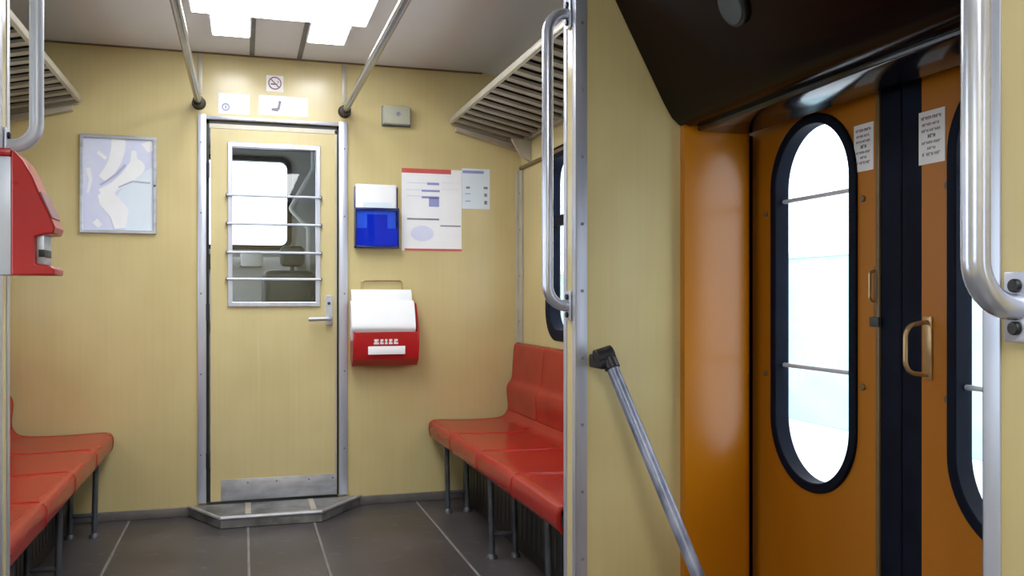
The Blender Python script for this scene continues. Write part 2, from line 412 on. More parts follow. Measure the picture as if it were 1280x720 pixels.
# put the speaker on the slope
zc = 2.30-(c0.x-.90)*(2.30-1.675)/(1.235-.90); nn = Vector((-(2.30-1.675), 0, -(1.235-.90))).normalized()
c0.z = zc
sk = thing('ceiling_speaker', c0, 'round dark disc on the sloping casing above the doors', 'speaker')
obj('rim', MB().disc(c0+nn*.006, nn, .052, .012, 32), M['black'], sk, bev=.003)
obj('grille', MB().disc(c0+nn*.011, nn, .044, .010, 32), M['cabdark'], sk, bev=.002)
# outer skin round the doors
struct('wall_doorway', MB().box(1.60, 1.64, P2A, 1.13, -.48, 1.64).box(1.60, 1.64, 2.50, P1B+.02, -.48, 1.64).box(1.5005, 1.598, 2.535, P1B, -.48, 1.60).box(1.58, 1.64, P2A, P1B+.02, 1.626, 2.33), M['dark'], 'dark frame round the sliding doors', 'wall')

# ------------------------------------------------------------------ side doors
def door_leaf(name, ya, yb, wa, wb, label):
    d = thing(name, (XD, (ya+yb)/2, -.40), label, 'door', kind='structure')
    zb, zt = .535, 1.593
    m = MB(); wall_with_hole(m, 'x', XD, XD+.036, ya, yb, -.40, 1.625, [(wa, wb, zb, zt, (wb-wa)/2-.001)])
    obj('panel', m, M['orange_door'], d)
    r = (wb-wa)/2
    g = MB().ring(rrect(wa-.012, wb+.012, zb-.012, zt+.012, r+.011, 16), rrect(wa+.016, wb-.016, zb+.016, zt-.016, r-.017, 16), 'x', XD-.010, XD+.040)
    wf = obj('window_gasket', g, M['gasket'], d, bev=.004)
    obj('glass', MB().prism(rrect(wa+.014, wb-.014, zb+.014, zt-.014, r-.015, 16), 'x', XD+.026, XD+.032), M['glass'], wf)
    for z in (.875, 1.372):
        obj('guard_bar', MB().tube([(XD+.022, wa+.01, z), (XD+.022, wb-.01, z)], .0065, 10), M['lighttube'], wf)
    return d
LW = (2.020, 2.395)
d1 = door_leaf('door_2', 1.925, 2.52, LW[0], LW[1], 'orange sliding door leaf next to the orange pillar')
d2 = door_leaf('door_3', 1.125, 1.775, 1.30, 1.675, 'orange sliding door leaf with the bow handle on its edge')
obj('edge_seal', MB().prism(rrect(1.8485, 1.925, -.40, 1.6255, .004, 3), 'x', XD+.002, XD+.034), M['gasket'], d1, bev=.006)
obj('edge_seal', MB().prism(rrect(1.775, 1.8475, -.40, 1.6255, .004, 3), 'x', XD+.004, XD+.036), M['gasket'], d2, bev=.006)
obj('edge_channel', MB().box(XD-.004, XD+.004, 1.921, 1.935, -.38, 1.62, .002), M['browntrim'], d1)
# bow handle on door_3, small finger pull on door_2
hd = obj('handle_plate', MB().box(XD-.005, XD, 1.738, 1.768, .885, 1.035, .002), M['brass'], d2)
obj('bow', MB().tube(arc_path([(XD-.004, 1.753, 1.022), (XD-.066, 1.753, 1.014), (XD-.066, 1.753, .903), (XD-.004, 1.753, .896)], .032), .0055, 10), M['brass'], hd)
hp = obj('handle_plate', MB().box(XD-.005, XD, 1.930, 1.942, 1.02, 1.16, .002), M['browntrim'], d1)
obj('bow', MB().tube(arc_path([(XD-.004, 1.936, 1.150), (XD-.020, 1.936, 1.145), (XD-.020, 1.936, 1.075), (XD-.004, 1.936, 1.07)], .010), .004, 8), M['brass'], hp)
obj('latch', MB().box(XD-.012, XD, 1.915, 1.950, 1.005, 1.030, .003), M['cabdark'], d1)
for d, ys in ((d1, (1.985, 2.44)), (d2, (1.690,))):
    for y in ys:
        for z in (1.34, .845):
            obj('stud', MB().disc((XD-.003, y, z), 'x', .009, .008, 14), M['browntrim'], d, bev=.002)
# warning stickers with lines of small print
def door_mark(y0, y1, z0, z1, label):
    t = thing('warning_sticker', (XD, (y0+y1)/2, z0), label, 'sticker', 'warning stickers on the sliding doors')
    obj('sheet', MB().box(XD-.0016, XD-.0002, y0, y1, z0, z1), M['offwhite'], t)
    W, H = y1-y0, z1-z0
    # rows: (top fraction, height, words as (start, end) measured from the left as seen from inside, ink)
    rows = [(.13,.060,[(.10,.88)],'inkmaroon'), (.255,.05,[(.14,.50),(.54,.80)],'inkmaroon'), (.37,.05,[(.12,.40),(.43,.84)],'inkgrey'),
            (.48,.07,[(.36,.66)],'inkdark'), (.60,.05,[(.12,.86)],'inkgrey'), (.71,.05,[(.34,.66)],'inkgrey'), (.82,.06,[(.14,.24),(.30,.58),(.62,.86)],'inkgrey')]
    for tz, h, words, ink in rows:
        m = MB()
        for a, b in words:
            n = max(2, int((b-a)/.085)); q = (b-a)/n
            for k in range(n):      # letter-like strokes
                l = a+q*k; r = l+q*.78
                zt = z1-tz*H+h*H/2; zb = z1-tz*H-h*H/2
                def yy(u): return y1-u*W
                m.box(XD-.0022, XD-.0014, yy(l+q*.22), yy(l), zb, zt)
                if k % 3 != 1: m.box(XD-.0022, XD-.0014, yy(r), yy(r-q*.2), zb, zt)
                m.box(XD-.0022, XD-.0014, yy(r), yy(l), *( (zt-h*H*.25, zt) if k % 2 else ((zb+zt)/2-h*H*.12, (zb+zt)/2+h*H*.12)))
        obj('text_line', m, M[ink], t)
door_mark(1.945, 2.022, 1.412, 1.536, 'white printed warning sticker beside the fully visible oval door window')
door_mark(1.699, 1.783, 1.398, 1.524, 'white printed warning sticker above the bow handle')

# ------------------------------------------------------------------ cab door in the end wall
YD = YW-.004
d = thing('door_1', (.147, YW, .06), 'narrow cream cab door with a barred window', 'door', kind='structure')
m = MB(); wall_with_hole(m, 'y', YD, YD+.035, -.158, .460, .062, 1.945, [(-.056, .357, 1.056, 1.836, 0)])
obj('panel', m, M['cream_door'], d)
obj('edge_band', MB().box(.452, .462, YD-.003, YD, .062, 1.945).box(-.163, .462, YD-.003, YD, 1.925, 1.947), M['rack'], d)
wf = obj('window_frame', MB().ring(rect(-.076, .377, 1.034, 1.860), rect(-.054, .355, 1.058, 1.834), 'y', YD-.014, YD+.02), M['metal'], d, bev=.003)
obj('glass', MB().box(-.058, .359, YD+.010, YD+.015, 1.054, 1.838), M['cabglass'], wf)
for z in (1.592, 1.450, 1.307, 1.173):
    b = obj('guard_bar', MB().tube([(-.080, YD-.022, z), (.380, YD-.022, z)], .0065, 10), M['lighttube'], wf)
    for x in (-.078, .378):
        obj('stud', MB().disc((x, YD-.013, z), 'y', .009, .022, 12), M['leg'], b)
kp = obj('kick_plate', MB().box(-.108, .460, YD-.004, YD, .064, .170, .001), M['scuffmetal'], d)
for x in (.02, .16, .32, .44): obj('screw', MB().disc((x, YD-.005, .150), 'y', .005, .003, 10), M['inkgrey'], kp)
hp = obj('handle_plate', MB().prism(rrect(.404, .440, .938, 1.092, .012), 'y', YD-.008, YD), M['metal'], d, bev=.002)
obj('lever', MB().tube(arc_path([(.424, YD-.006, .972), (.424, YD-.048, .972), (.316, YD-.050, .970)], .016), .011, 12), M['scuffmetal'], hp)
obj('keyhole', MB().disc((.421, YD-.009, 1.05), 'y', .008, .004, 14), M['cabdark'], hp)
for z in (1.713, 1.008, .27):
    obj('hinge', MB().tube([(-.171, YW-.012, z-.04), (-.171, YW-.012, z+.04)], .009, 12), M['black'], d)
# rubber lining in the door gap
struct('trim_8', MB().box(-.178, -.1655, YW+.012, YW+.03, .06, 1.968).box(.4635, .472, YW+.012, YW+.03, .06, 1.968).box(-.178, .472, YW+.012, YW+.03, 1.9485, 1.968), M['black'], 'black rubber lining in the gap round the cab door', 'trim')
# threshold step
st = thing('threshold_step', (.155, YW, 0), 'worn trapezoid metal step in front of the cab door', 'step')
so = [(-.258, YW-.019), (-.105, 4.385), (.362, 4.385), (.580, YW-.019)]
obj('tread', MB().prism(so, 'z', 0, .052), M['stepmetal'], st, bev=.004)
e = MB()
for a, b in ((so[0], so[1]), (so[1], so[2]), (so[2], so[3])):
    e.tube([(a[0], a[1], .050), (b[0], b[1], .050)], .009, 8)
obj('nosing', e, M['scuffmetal'], st)
for x in (.02, .325): obj('cleat', MB().box(x-.014, x+.014, 4.43, 4.66, .05, .057, .002), M['rack'], st)

# ------------------------------------------------------------------ driver's cab beyond the door
w = MB(); wall_with_hole(w, 'y', 6.30, 6.36, -.75, 1.05, 0, 2.3, [(-.62, .30, 1.42, 2.02, .06)])
struct('wall_cab_front', w, M['cabgrey'], 'grey cab front with the windscreen', 'wall')
w = MB(); wall_with_hole(w, 'x', -.81, -.75, YW+.06, 6.36, 0, 2.3, [(5.1, 6.1, 1.0, 1.9, .08)])  # unseen side opening, added to let daylight brighten the cab
struct('wall_cab_side', w.box(.72, .78, YW+.06, 6.36, 0, 2.3), M['cabgrey'], 'grey side walls of the cab', 'wall')
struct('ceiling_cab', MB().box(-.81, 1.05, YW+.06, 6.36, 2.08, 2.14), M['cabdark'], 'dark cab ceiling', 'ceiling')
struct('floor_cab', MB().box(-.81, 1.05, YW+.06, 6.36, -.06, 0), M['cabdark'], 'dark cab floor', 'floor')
wn = thing('window_1', (-.16, 6.33, 1.47), 'bright cab windscreen seen through the door window', 'window', kind='structure')
obj('gasket', MB().ring(rrect(-.635, .315, 1.405, 2.035, .07), rrect(-.605, .285, 1.435, 2.005, .05), 'y', 6.28, 6.34), M['gasket'], wn)
obj('glass', MB().prism(rrect(-.615, .295, 1.425, 2.015, .055), 'y', 6.31, 6.316), M['glass'], wn)
dk = thing('driver_desk', (-.1, 6.0, 0), 'grey driving desk seen through the lower door window', 'desk')
obj('console', MB().prism([(6.27, 0), (5.92, 0), (5.92, .86), (5.86, .93), (5.90, 1.10), (6.12, 1.33), (6.27, 1.36)], 'x', -.70, .34), M['cabgrey'], dk, bev=.01)
obj('instrument', MB().box(-.02, .12, 6.02, 6.14, 1.28, 1.38, .015), M['white'], dk)
obj('instrument', MB().box(-.30, -.08, 6.0, 6.14, 1.26, 1.36, .015), M['cabdark'], dk)
ds = thing('cab_armchair', (.24, 5.45, 0), 'dark driver seat behind the lower right of the door window', 'seat')
obj('backrest', MB().box(.10, .40, 5.30, 5.40, .62, 1.24, .05, 4), M['cabdark'], ds)
obj('headrest', MB().box(.20, .34, 5.31, 5.39, 1.26, 1.38, .03, 4), M['cabdark'], ds)
obj('cushion', MB().box(.06, .44, 5.40, 5.80, .50, .62, .04, 4), M['cabdark'], ds)
obj('pedestal', MB().tube([(.25, 5.60, 0), (.25, 5.60, .50)], .05), M['leg'], ds)
obj('headrest_post', MB().tube([(.27, 5.35, 1.20), (.27, 5.35, 1.30)], .012, 8), M['leg'], ds)
cp = thing('cab_pipe', (.40, 6.2, 0), 'pale bent pipe at the right of the cab windscreen', 'pipe')
obj('pipe', MB().tube(arc_path([(.42, 6.22, 0), (.42, 6.22, 1.55), (.30, 6.22, 1.68), (.45, 6.22, 1.95), (.45, 6.22, 2.08)], .03), .014, 10), M['white'], cp)
cb = thing('cab_cabinet', (.57, 5.9, 0), 'grey cabinet on the right side of the cab', 'cabinet')
obj('body', MB().box(.50, .715, 5.4, 6.28, 0, 2.06, .006), M['cabgrey'], cb)
obj('door', MB().box(.492, .50, 5.45, 5.95, .1, 1.95, .003), M['cabdark'], cb)

# ------------------------------------------------------------------ side windows of the coach
def side_window(name, x, y0, y1, z0, z1, label, sgn, div=True):
    t = thing(name, (x, (y0+y1)/2, z0), label, 'window', kind='structure')
    g = MB().ring(rrect(y0-.03, y1+.03, z0-.03, z1+.03, .15, 10), rrect(y0+.025, y1-.025, z0+.025, z1-.025, .115, 10), 'x', x-.012*sgn, x+.05*sgn)
    obj('gasket', g, M['gasket'], t, bev=.004)
    obj('glass', MB().prism(rrect(y0+.012, y1-.012, z0+.012, z1-.012, .12, 10), 'x', x+.030*sgn, x+.036*sgn), M['glass'], t)
    if div: obj('vent_rail', MB().box(min(x, x+.03*sgn), max(x, x+.03*sgn), y0+.01, y1-.01, 1.43, 1.48, .004), M['gasket'], t)
side_window('window_2', XR, 2.85, 4.22, .90, 1.78, 'bright window with a black gasket behind the right bench', 1)
side_window('window_3', XL, 2.85, 4.22, .90, 1.78, 'window behind the left bench', -1)
side_window('window_4', XL, 1.35, 2.35, .55, 1.78, 'window of the left doorway', -1, False)
side_window('window_5', XL, -1.6, -.2, .90, 1.78, 'left window behind the viewer', -1)
side_window('window_6', XR, -1.6, -.2, .90, 1.78, 'right window behind the viewer', 1)

# ------------------------------------------------------------------ lamps
def lamp(x0, x1, y0, y1, z0, label, group=None, m='lamp'):
    t = thing('ceiling_light', ((x0+x1)/2, (y0+y1)/2, ZC), label, 'ceiling light', group)
    obj('housing', MB().ring(rect(x0-.008, x1+.008, y0-.008, y1+.008), rect(x0, x1, y0, y1), 'z', z0+.004, ZC), M['metal'], t)
    obj('diffuser', MB().box(x0, x1, y0, y1, z0, ZC-.001, .004), M[m], t)
lamp(-.135, .025, 4.012, 4.30, ZC-.022, 'small square lamp end left of the ceiling centre strip', m='lampend')
lamp(.288, .455, 4.012, 4.30, ZC-.022, 'small square lamp end right of the ceiling centre strip', m='lampend')
lamp(-.21, .52, 2.75, 3.99, ZC-.020, 'bright ceiling light above the benches, widened to take in its glow')  # panel wider than the lamps, their bloom on the ceiling is built in
lamp(-.21, .52, -2.10, .45, ZC-.020, 'long ceiling light behind the viewer')

# ------------------------------------------------------------------ overhead grab rails
def ceiling_rail(x, label):
    t = thing('ceiling_rail', (x, YW, 2.045), label, 'grab rail', 'ceiling grab rails over the aisle')
    obj('tube', MB().tube([(x, 2.70, 2.045), (x, YW-.035, 2.045)], .0175, 16), M['chrome'], t)
    obj('socket', MB().tube([(x, YW-.070, 2.045), (x, YW-.012, 2.045), (x, YW, 2.045)], [.026, .026, .034], 16), M['black'], t)
    obj('hanger', MB().tube([(x, 2.74, 2.045), (x, 2.74, ZC)], .013, 12), M['steel'], t)
ceiling_rail(-.213, 'ceiling grab rail ending left of the cab door')
ceiling_rail(.502, 'ceiling grab rail ending right of the cab door')

# vertical grab rails on the partition edges
def edge_rail(x, y, z0, z1, off, sgn, label, m):
    t = thing('grab_rail', (x, y, z0), label, 'grab rail')
    X = x-off*sgn
    obj('tube', MB().tube(arc_path([(x-.004*sgn, y, z0), (X, y, z0), (X, y, z1), (x-.004*sgn, y, z1)], .06, 10), .0172, 18), m, t)
    for z in (z0, z1):
        fl_ = obj('flange', MB().box(min(x-.003*sgn, x-.009*sgn), max(x-.003*sgn, x-.009*sgn), y-.020, y+.020, z-.045, z+.045, .002), M['metal'], t)
        for dz in (-.027, .027):
            obj('bolt', MB().disc((x-.011*sgn, y, z+dz), 'x', .009, .010, 14), M['black'], fl_, bev=.002)
edge_rail(PX, 2.55, 1.055, 1.94, .073, 1, 'bent steel grab rail on the far partition beside the red bench', M['steel'])
edge_rail(PX, .905, 1.068, 1.94, .073, 1, 'thick steel grab rail on the near partition at right border', M['steel'])
edge_rail(LX, 2.555, 1.467, 2.15, .075, -1, 'pale grey grab rail above the red box at left border', M['lighttube'])

# sloping hand rail of the stairwell
t = thing('stair_handrail', (1.30, 1.91, -.20), 'sloping grey hand rail from black clamp on partition down to the steps', 'hand rail')
A = Vector((1.020, 2.43, .912)); Bv = Vector((1.305, 1.905, -.20))
obj('tube', MB().tube([A, Bv], .0185, 16), M['greytube'], t)
obj('clamp', MB().box(.988, 1.012, 2.405, 2.497, .872, .912, .006).tube([A+Vector((-.035, 0, -.010)), A+Vector((.016, 0, .004))], .026, 14).tube([A-(Bv-A).normalized()*.016, A+(Bv-A).normalized()*.045], .0235, 14), M['black'], t, bev=.002)
obj('foot_flange', MB().disc((1.305, 1.905, -.194), 'z', .045, .012, 24), M['metal'], t)

# ------------------------------------------------------------------ luggage racks
def rack(mir, label):
    x0 = mx(1.255) if mir else 1.255
    t = thing('luggage_rack', (x0, 3.63, 1.9), label, 'luggage rack', 'luggage racks over the benches')
    ya, yb = 2.62, 4.66
    zf = 2.020; zr = 1.930; xf = 1.058; xr = 1.452
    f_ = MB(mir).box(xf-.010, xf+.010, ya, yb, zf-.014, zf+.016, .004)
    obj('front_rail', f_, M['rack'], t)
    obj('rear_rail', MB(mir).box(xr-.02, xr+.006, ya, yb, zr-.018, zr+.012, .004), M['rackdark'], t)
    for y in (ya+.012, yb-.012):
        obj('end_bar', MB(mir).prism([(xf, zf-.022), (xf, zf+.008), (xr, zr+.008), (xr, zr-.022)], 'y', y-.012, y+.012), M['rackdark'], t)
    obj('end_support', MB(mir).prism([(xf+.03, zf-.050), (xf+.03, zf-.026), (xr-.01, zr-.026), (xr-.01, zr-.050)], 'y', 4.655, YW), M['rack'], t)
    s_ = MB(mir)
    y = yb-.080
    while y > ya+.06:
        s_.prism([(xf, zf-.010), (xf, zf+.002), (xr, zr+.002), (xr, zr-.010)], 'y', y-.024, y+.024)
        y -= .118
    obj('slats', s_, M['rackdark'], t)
    obj('gap_shade', MB(mir).prism([(xf+.008, zf+.010), (xf+.008, zf+.013), (xr-.02, zr+.013), (xr-.02, zr+.010)], 'y', ya+.02, yb-.02), M['gap_shade'], t)  # dark sheet added above the slats, stands for shade in the gaps
    for y in (4.52, 3.62, 2.72):
        obj('bracket', MB(mir).prism([(xr+.006, 1.80), (xr-.05, 1.83), (xr-.10, zr+.018-.03), (xr+.006, zr-.016)], 'y', y-.012, y+.012), M['rack'], t)
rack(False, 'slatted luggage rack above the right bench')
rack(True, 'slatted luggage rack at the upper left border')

# ------------------------------------------------------------------ red benches
def smooth_path(pts, per=5):
    P = [Vector((p[0], p[1], 0)) for p in pts]; out = []
    for i in range(len(P)-1):
        p0 = P[max(i-1, 0)]; p1 = P[i]; p2 = P[i+1]; p3 = P[min(i+2, len(P)-1)]
        for k in range(per):
            t = k/per
            out.append(.5*((2*p1)+(p2-p0)*t+(2*p0-5*p1+4*p2-p3)*t*t+(3*p1-p0-3*p2+p3)*t**3))
    out.append(P[-1]); return [(v.x, v.y) for v in out]
PAN = smooth_path([(.956, .340), (.943, .358), (.940, .402), (.951, .425), (.985, .432), (1.10, .428), (1.22, .426), (1.312, .430), (1.354, .444), (1.374, .474)], 5)
BACK = smooth_path([(1.374, .474), (1.375, .51), (1.369, .582), (1.378, .616), (1.397, .645), (1.404, .73), (1.411, .812), (1.419, .830), (1.438, .836)], 4)
SS = [-1, -.992, -.980, -.966, -.95, -.92, -.86, -.6, -.3, 0, .3, .6, .86, .92, .95, .966, .980, .992, 1]
HH = {1: -.006, .992: -.0008, .980: .0012, .966: .0016, .95: .0009, .92: .0002}
def shell(mir, path, y0, y1, k):
    """moulded sheet: the profile swept across the seat width with narrow raised side beads"""
    rows = []
    for i, (x, z) in enumerate(path):
        a = path[max(i-1, 0)]; b = path[min(i+1, len(path)-1)]
        tx, tz = b[0]-a[0], b[1]-a[1]; L = math.hypot(tx, tz) or 1
        nx, nz = -tz/L, tx/L            # outward (up / towards the aisle)
        rows.append([(x+nx*k*HH.get(abs(q), 0), (y0+y1)/2+q*(y1-y0)/2, z+nz*k*HH.get(abs(q), 0)) for q in SS])
    return MB(mir).sheet(rows)
def bench(mir, label):
    X = lambda x: mir-x if mir else x
    t = thing('seat_bench', (X(1.2), 3.65, 0), label, 'bench', 'red benches facing across the aisle')
    edges = [4.670, 4.160, 3.650, 3.140, 2.630]
    for a, b in zip(edges, edges[1:]):
        s = obj('seat', shell(mir, PAN, b+.001, a-.001, 1.6), M['red'], t, smooth='all', solid=.010)
        obj('backrest', shell(mir, BACK, b+.001, a-.001, 1), M['red'], s, smooth='all', solid=.010)
    # frame under the shells
    fr = MB(mir)
    for x in (1.00, 1.30): fr.box(x-.015, x+.015, 2.66, 4.64, .372, .398, .003)
    for y in (4.40, 3.57, 2.84): fr.box(.985, 1.44, y-.014, y+.014, .350, .374, .003)
    fr.box(1.425, 1.445, 2.66, 4.64, .45, .80)
    obj('frame', fr, M['under'], t)
    for y in (4.40, 3.57, 2.84):
        for x in (.985, 1.085):
            l = obj('leg', MB(mir).tube([(x-.008, y, .360), (x, y, .02), (x, y, 0)], .0125, 12), M['leg'], t)
            obj('foot', MB(mir).tube([(x, y, 0), (x, y, .012), (x, y, .02)], [.022, .020, .014], 14), M['leg'], l)
        obj('stretcher', MB(mir).tube([(.985, y, .10), (1.085, y, .10)], .010, 10), M['leg'], t)
bench(0, 'red four-seat plastic bench along the right window wall')
bench(2*XC+.03, 'red four-seat plastic bench at the lower left border')
def heater(mir, label):
    X = lambda x: mir-x if mir else x
    t = thing('heater_box', (X(1.30), 3.65, 0), label, 'heater', 'heater boxes under the benches')
    obj('cover', MB(mir).box(1.125, 1.458, 2.64, 4.66, 0, .31, .006), M['under'], t)
    v = MB(mir)
    for k in range(30): v.box(1.1235, 1.126, 2.72+k*.063, 2.75+k*.063, .06, .24)
    obj('grille', v, M['black'], t)
heater(0, 'dark heater box under the right bench')
heater(2*XC+.03, 'dark heater box under the left bench')

# ------------------------------------------------------------------ things on the end wall
def yb(d): return YW-d
# framed picture
t = thing('picture_frame', (-.58, YW, 1.39), 'metal framed pale lavender map on the wall left of the cab door', 'picture')
x0, x1, z0, z1 = -.751, -.408, 1.390, 1.863
obj('frame', MB().ring(rect(x0, x1, z0, z1), rect(x0+.016, x1-.016, z0+.016, z1-.016), 'y', yb(.020), YW), M['scuffmetal'], t, bev=.003)
pr = obj('print', MB().box(x0+.012, x1-.012, yb(.008), yb(.001), z0+.012, z1-.012), M['paperlav'], t)
ix0, iz1, sw, sh = x0+.016, z1-.016, x1-x0-.032, z1-z0-.032
def pic(poly, off): return MB().prism([(ix0+u*sw, iz1-v*sh) for u, v in poly], 'y', yb(.008+off), yb(.007))
# (fractions of the print, from its upper left)
obj('water', pic([(.62,.47),(.98,.30),(1,.32),(1,1),(.60,1),(.55,.80),(.48,.62)], .0008), M['paperblue'], pr)
wh = MB()
LAY = [0]
def stroke(mb, pts, off):
    Q_ = [(ix0+u*sw, iz1-v*sh, w_*sw/2) for u, v, w_ in pts]
    for i, (x, z, r) in enumerate(Q_):
        LAY[0] += 1; e = off+LAY[0]*2e-5
        if 0 < i < len(Q_)-1:
            mb.prism([(x+r*math.cos(2*PI*k/18), z+r*math.sin(2*PI*k/18)) for k in range(18)], 'y', yb(.008+e), yb(.0075))
        if i:
            e += 1e-5
            X, Z, q = Q_[i-1]; tx, tz = x-X, z-Z; l = math.hypot(tx, tz)
            nx, nz = -tz/l, tx/l
            mb.prism([(X+nx*q, Z+nz*q), (x+nx*r, z+nz*r), (x-nx*r, z-nz*r), (X-nx*q, Z-nz*q)], 'y', yb(.008+e), yb(.0075))
stroke(wh, [(.50,0,.20),(.49,.12,.20),(.45,.24,.18),(.38,.34,.17),(.26,.44,.12)], .0012)
stroke(wh, [(.72,.12,.06),(.72,.22,.10),(.76,.30,.24),(.62,.42,.20),(.44,.52,.14),(.28,.62,.22)], .0018)
stroke(wh, [(.24,.60,.12),(.36,.68,.28),(.50,.80,.28),(.52,.98,.16)], .0022)
stroke(wh, [(.90,.02,.16),(.97,.12,.10)], .0012)
stroke(wh, [(.06,.33,.07),(.10,.45,.05),(.06,.60,.03)], .0012)
stroke(wh, [(.16,.90,.10),(.24,.96,.08)], .0012)
stroke(wh, [(.20,.15,.05),(.32,.22,.05)], .0012)
obj('routes', wh, M['white'], pr, smooth='flat')
ln = MB(); stroke(ln, [(.60,.28,.035),(.48,.38,.035),(.34,.46,.03),(.24,.51,.03)], .0030)
stroke(ln, [(.96,.47,.02),(.70,.46,.025),(.50,.53,.02)], .0034); obj('shading_line', ln, M['greylav'], pr, smooth='flat')
obj('lock', MB().disc((x1-.008, yb(.021), 1.625), 'y', .006, .004, 12), M['leg'], t)

# control box
t = thing('control_box', (.77, YW, 1.985), 'small grey switch box on the wall right of the grab rail socket', 'box')
obj('case', MB().box(.697, .838, yb(.050), YW+.002, 1.988, 2.082, .004), M['switch'], t)
obj('base_plate', MB().box(.694, .846, yb(.012), YW+.002, 1.980, 2.086, .003), M['leg'], t)
obj('lock', MB().disc((.775, yb(.052), 2.040), 'y', .011, .006, 16), M['inkgrey'], t)

# no smoking sticker and two white patches over the door
t = thing('no_smoking_sign', (.151, YW, 2.128), 'small square no smoking sticker above the cab door', 'sign')
obj('sheet', MB().box(.110, .194, yb(.0015), YW, 2.126, 2.208), M['offwhite'], t)
cx, cz = .152, 2.169
obj('prohibition_ring', MB().tube([(cx+.030*math.cos(a), yb(.002), cz+.030*math.sin(a)) for a in [2*PI*k/32 for k in range(32)]], .0032, 6, closed=True)
    .tube([(cx-.021, yb(.002), cz+.021), (cx+.021, yb(.002), cz-.021)], .003, 6), M['inkmaroon'], t)
obj('cigarette', MB().box(cx-.020, cx+.012, yb(.0024), yb(.001), cz-.008, cz-.002).tube([(cx+.014, yb(.002), cz), (cx+.018, yb(.002), cz+.006), (cx+.013, yb(.002), cz+.012)], .0015, 6), M['inkdark'], t)
t = thing('door_mark', (-.046, YW, 1.996), 'white rectangular patch with round mark above the left door corner', 'sticker')
obj('sheet', MB().box(-.122, .030, yb(.0015), YW, 2.000, 2.104), M['white'], t)
cx, cz = -.086, 2.034
obj('round_mark', MB().tube([(cx+.016*math.cos(a), yb(.002), cz+.016*math.sin(a)) for a in [2*PI*k/24 for k in range(24)]], .0028, 6, closed=True).box(cx-.003, cx+.003, yb(.003), yb(.001), cz-.008, cz+.008), M['inklav'], t)
t = thing('door_mark', (.193, YW, 2.000), 'wide white patch with grey figure above the middle of cab door', 'sticker')
obj('sheet', MB().box(.072, .316, yb(.0015), YW, 2.006, 2.106), M['offwhite'], t)
obj('figure', MB().prism([(.136,2.030),(.165,2.026),(.176,2.040),(.180,2.066),(.171,2.068),(.164,2.044),(.136,2.040)], 'y', yb(.0028), yb(.001)).disc((.176, yb(.002), 2.073), 'y', .007, .002, 14), M['inkgrey'], t)

# leaflet holder
t = thing('leaflet_holder', (.664, YW, 1.338), 'blue plastic leaflet holder on the wall right of the cab door', 'leaflet holder')
obj('back_plate', MB().box(.550, .779, yb(.006), YW+.002, 1.338, 1.66, .002), M['bluedark'], t)
obj('tray', MB().box(.550, .779, yb(.055), yb(.006), 1.338, 1.350, .002).box(.550, .557, yb(.055), yb(.006), 1.338, 1.545, .002).box(.772, .779, yb(.055), yb(.006), 1.338, 1.545, .002), M['bluedark'], t)
obj('front_panel', MB().box(.557, .772, yb(.055), yb(.050), 1.350, 1.540), M['blueclear'], t)
obj('front_rim', MB().box(.550, .779, yb(.057), yb(.049), 1.532, 1.546, .002), M['bluedark'], t)
obj('front_print', MB().box(.612, .718, yb(.0465), yb(.0445), 1.352, 1.512).box(.558, .771, yb(.0485), yb(.0470), 1.352, 1.440), M['blue'], t)
t = thing('leaflet_stack', (.664, yb(.03), 1.352), 'white leaflets standing in the blue holder', 'leaflets')
lf = obj('leaflet', MB().box(.556, .762, yb(.042), yb(.020), 1.352, 1.668, .001), M['white'], t)
obj('cover_print', MB().box(.590, .742, yb(.0432), yb(.0418), 1.42, 1.575), M['paperblue'], lf)
obj('leaflet', MB().box(.562, .771, yb(.018), yb(.008), 1.352, 1.672, .001), M['offwhite'], t)

# posters
t = thing('timetable_poster', (.963, YW, 1.33), 'large white poster with red top band and lavender oval right of blue holder', 'poster')
P = lambda u0, u1, v0, v1, o=.0028: MB().box(.800+u0*.326, .800+u1*.326, yb(o), yb(.001), 1.766-v1*.436, 1.766-v0*.436)
obj('sheet', MB().box(.800, 1.126, yb(.0018), YW, 1.330, 1.766), M['white'], t)
obj('header_band', P(.0, .82, .0, .055), M['inkred'], t)
obj('bottom_band', P(.05, 1, .975, 1.0), M['inkred'], t)
ln = MB()
for a in ((.08,.62,.170,.180),(.08,.62,.255,.266),(.08,.62,.33,.34),(.66,.96,.16,.164),(.66,.96,.24,.244)):
    ln.box(.800+a[0]*.326, .800+a[1]*.326, yb(.0024), yb(.001), 1.766-a[3]*.436, 1.766-a[2]*.436)
obj('text_line', ln, M['paperlav'], t)
ln = MB()
for a in ((.42,.62,.165,.195),(.33,.63,.255,.280),(.33,.62,.335,.36)):
    ln.box(.800+a[0]*.326, .800+a[1]*.326, yb(.0028), yb(.001), 1.766-a[3]*.436, 1.766-a[2]*.436)
obj('bold_line', ln, M['inklav'], t)
obj('picture_block', P(.45, .62, .35, .46), M['inklav'], t)
ln = P(.09, .62, .605, .625); ln.box(.800+.64*.326, .800+.98*.326, yb(.0028), yb(.001), 1.766-.70*.436, 1.766-.685*.436)
obj('rule', ln, M['inkgrey'], t)
obj('map_oval', MB().prism([(.800+.326*(.34+.19*math.cos(a)), 1.766-.436*(.79+.095*math.sin(a))) for a in [2*PI*k/28 for k in range(28)]], 'y', yb(.0028), yb(.001)), M['paperlav'], t)
obj('side_column', P(.64, .985, .10, .67, .0022), M['white'], t)
t = thing('notice_poster', (1.203, YW, 1.559), 'small pale notice attached right of the large red-topped poster', 'poster')
obj('sheet', MB().box(1.1275, 1.284, yb(.0018), YW+.002, 1.560, 1.778), M['paperblue'], t)
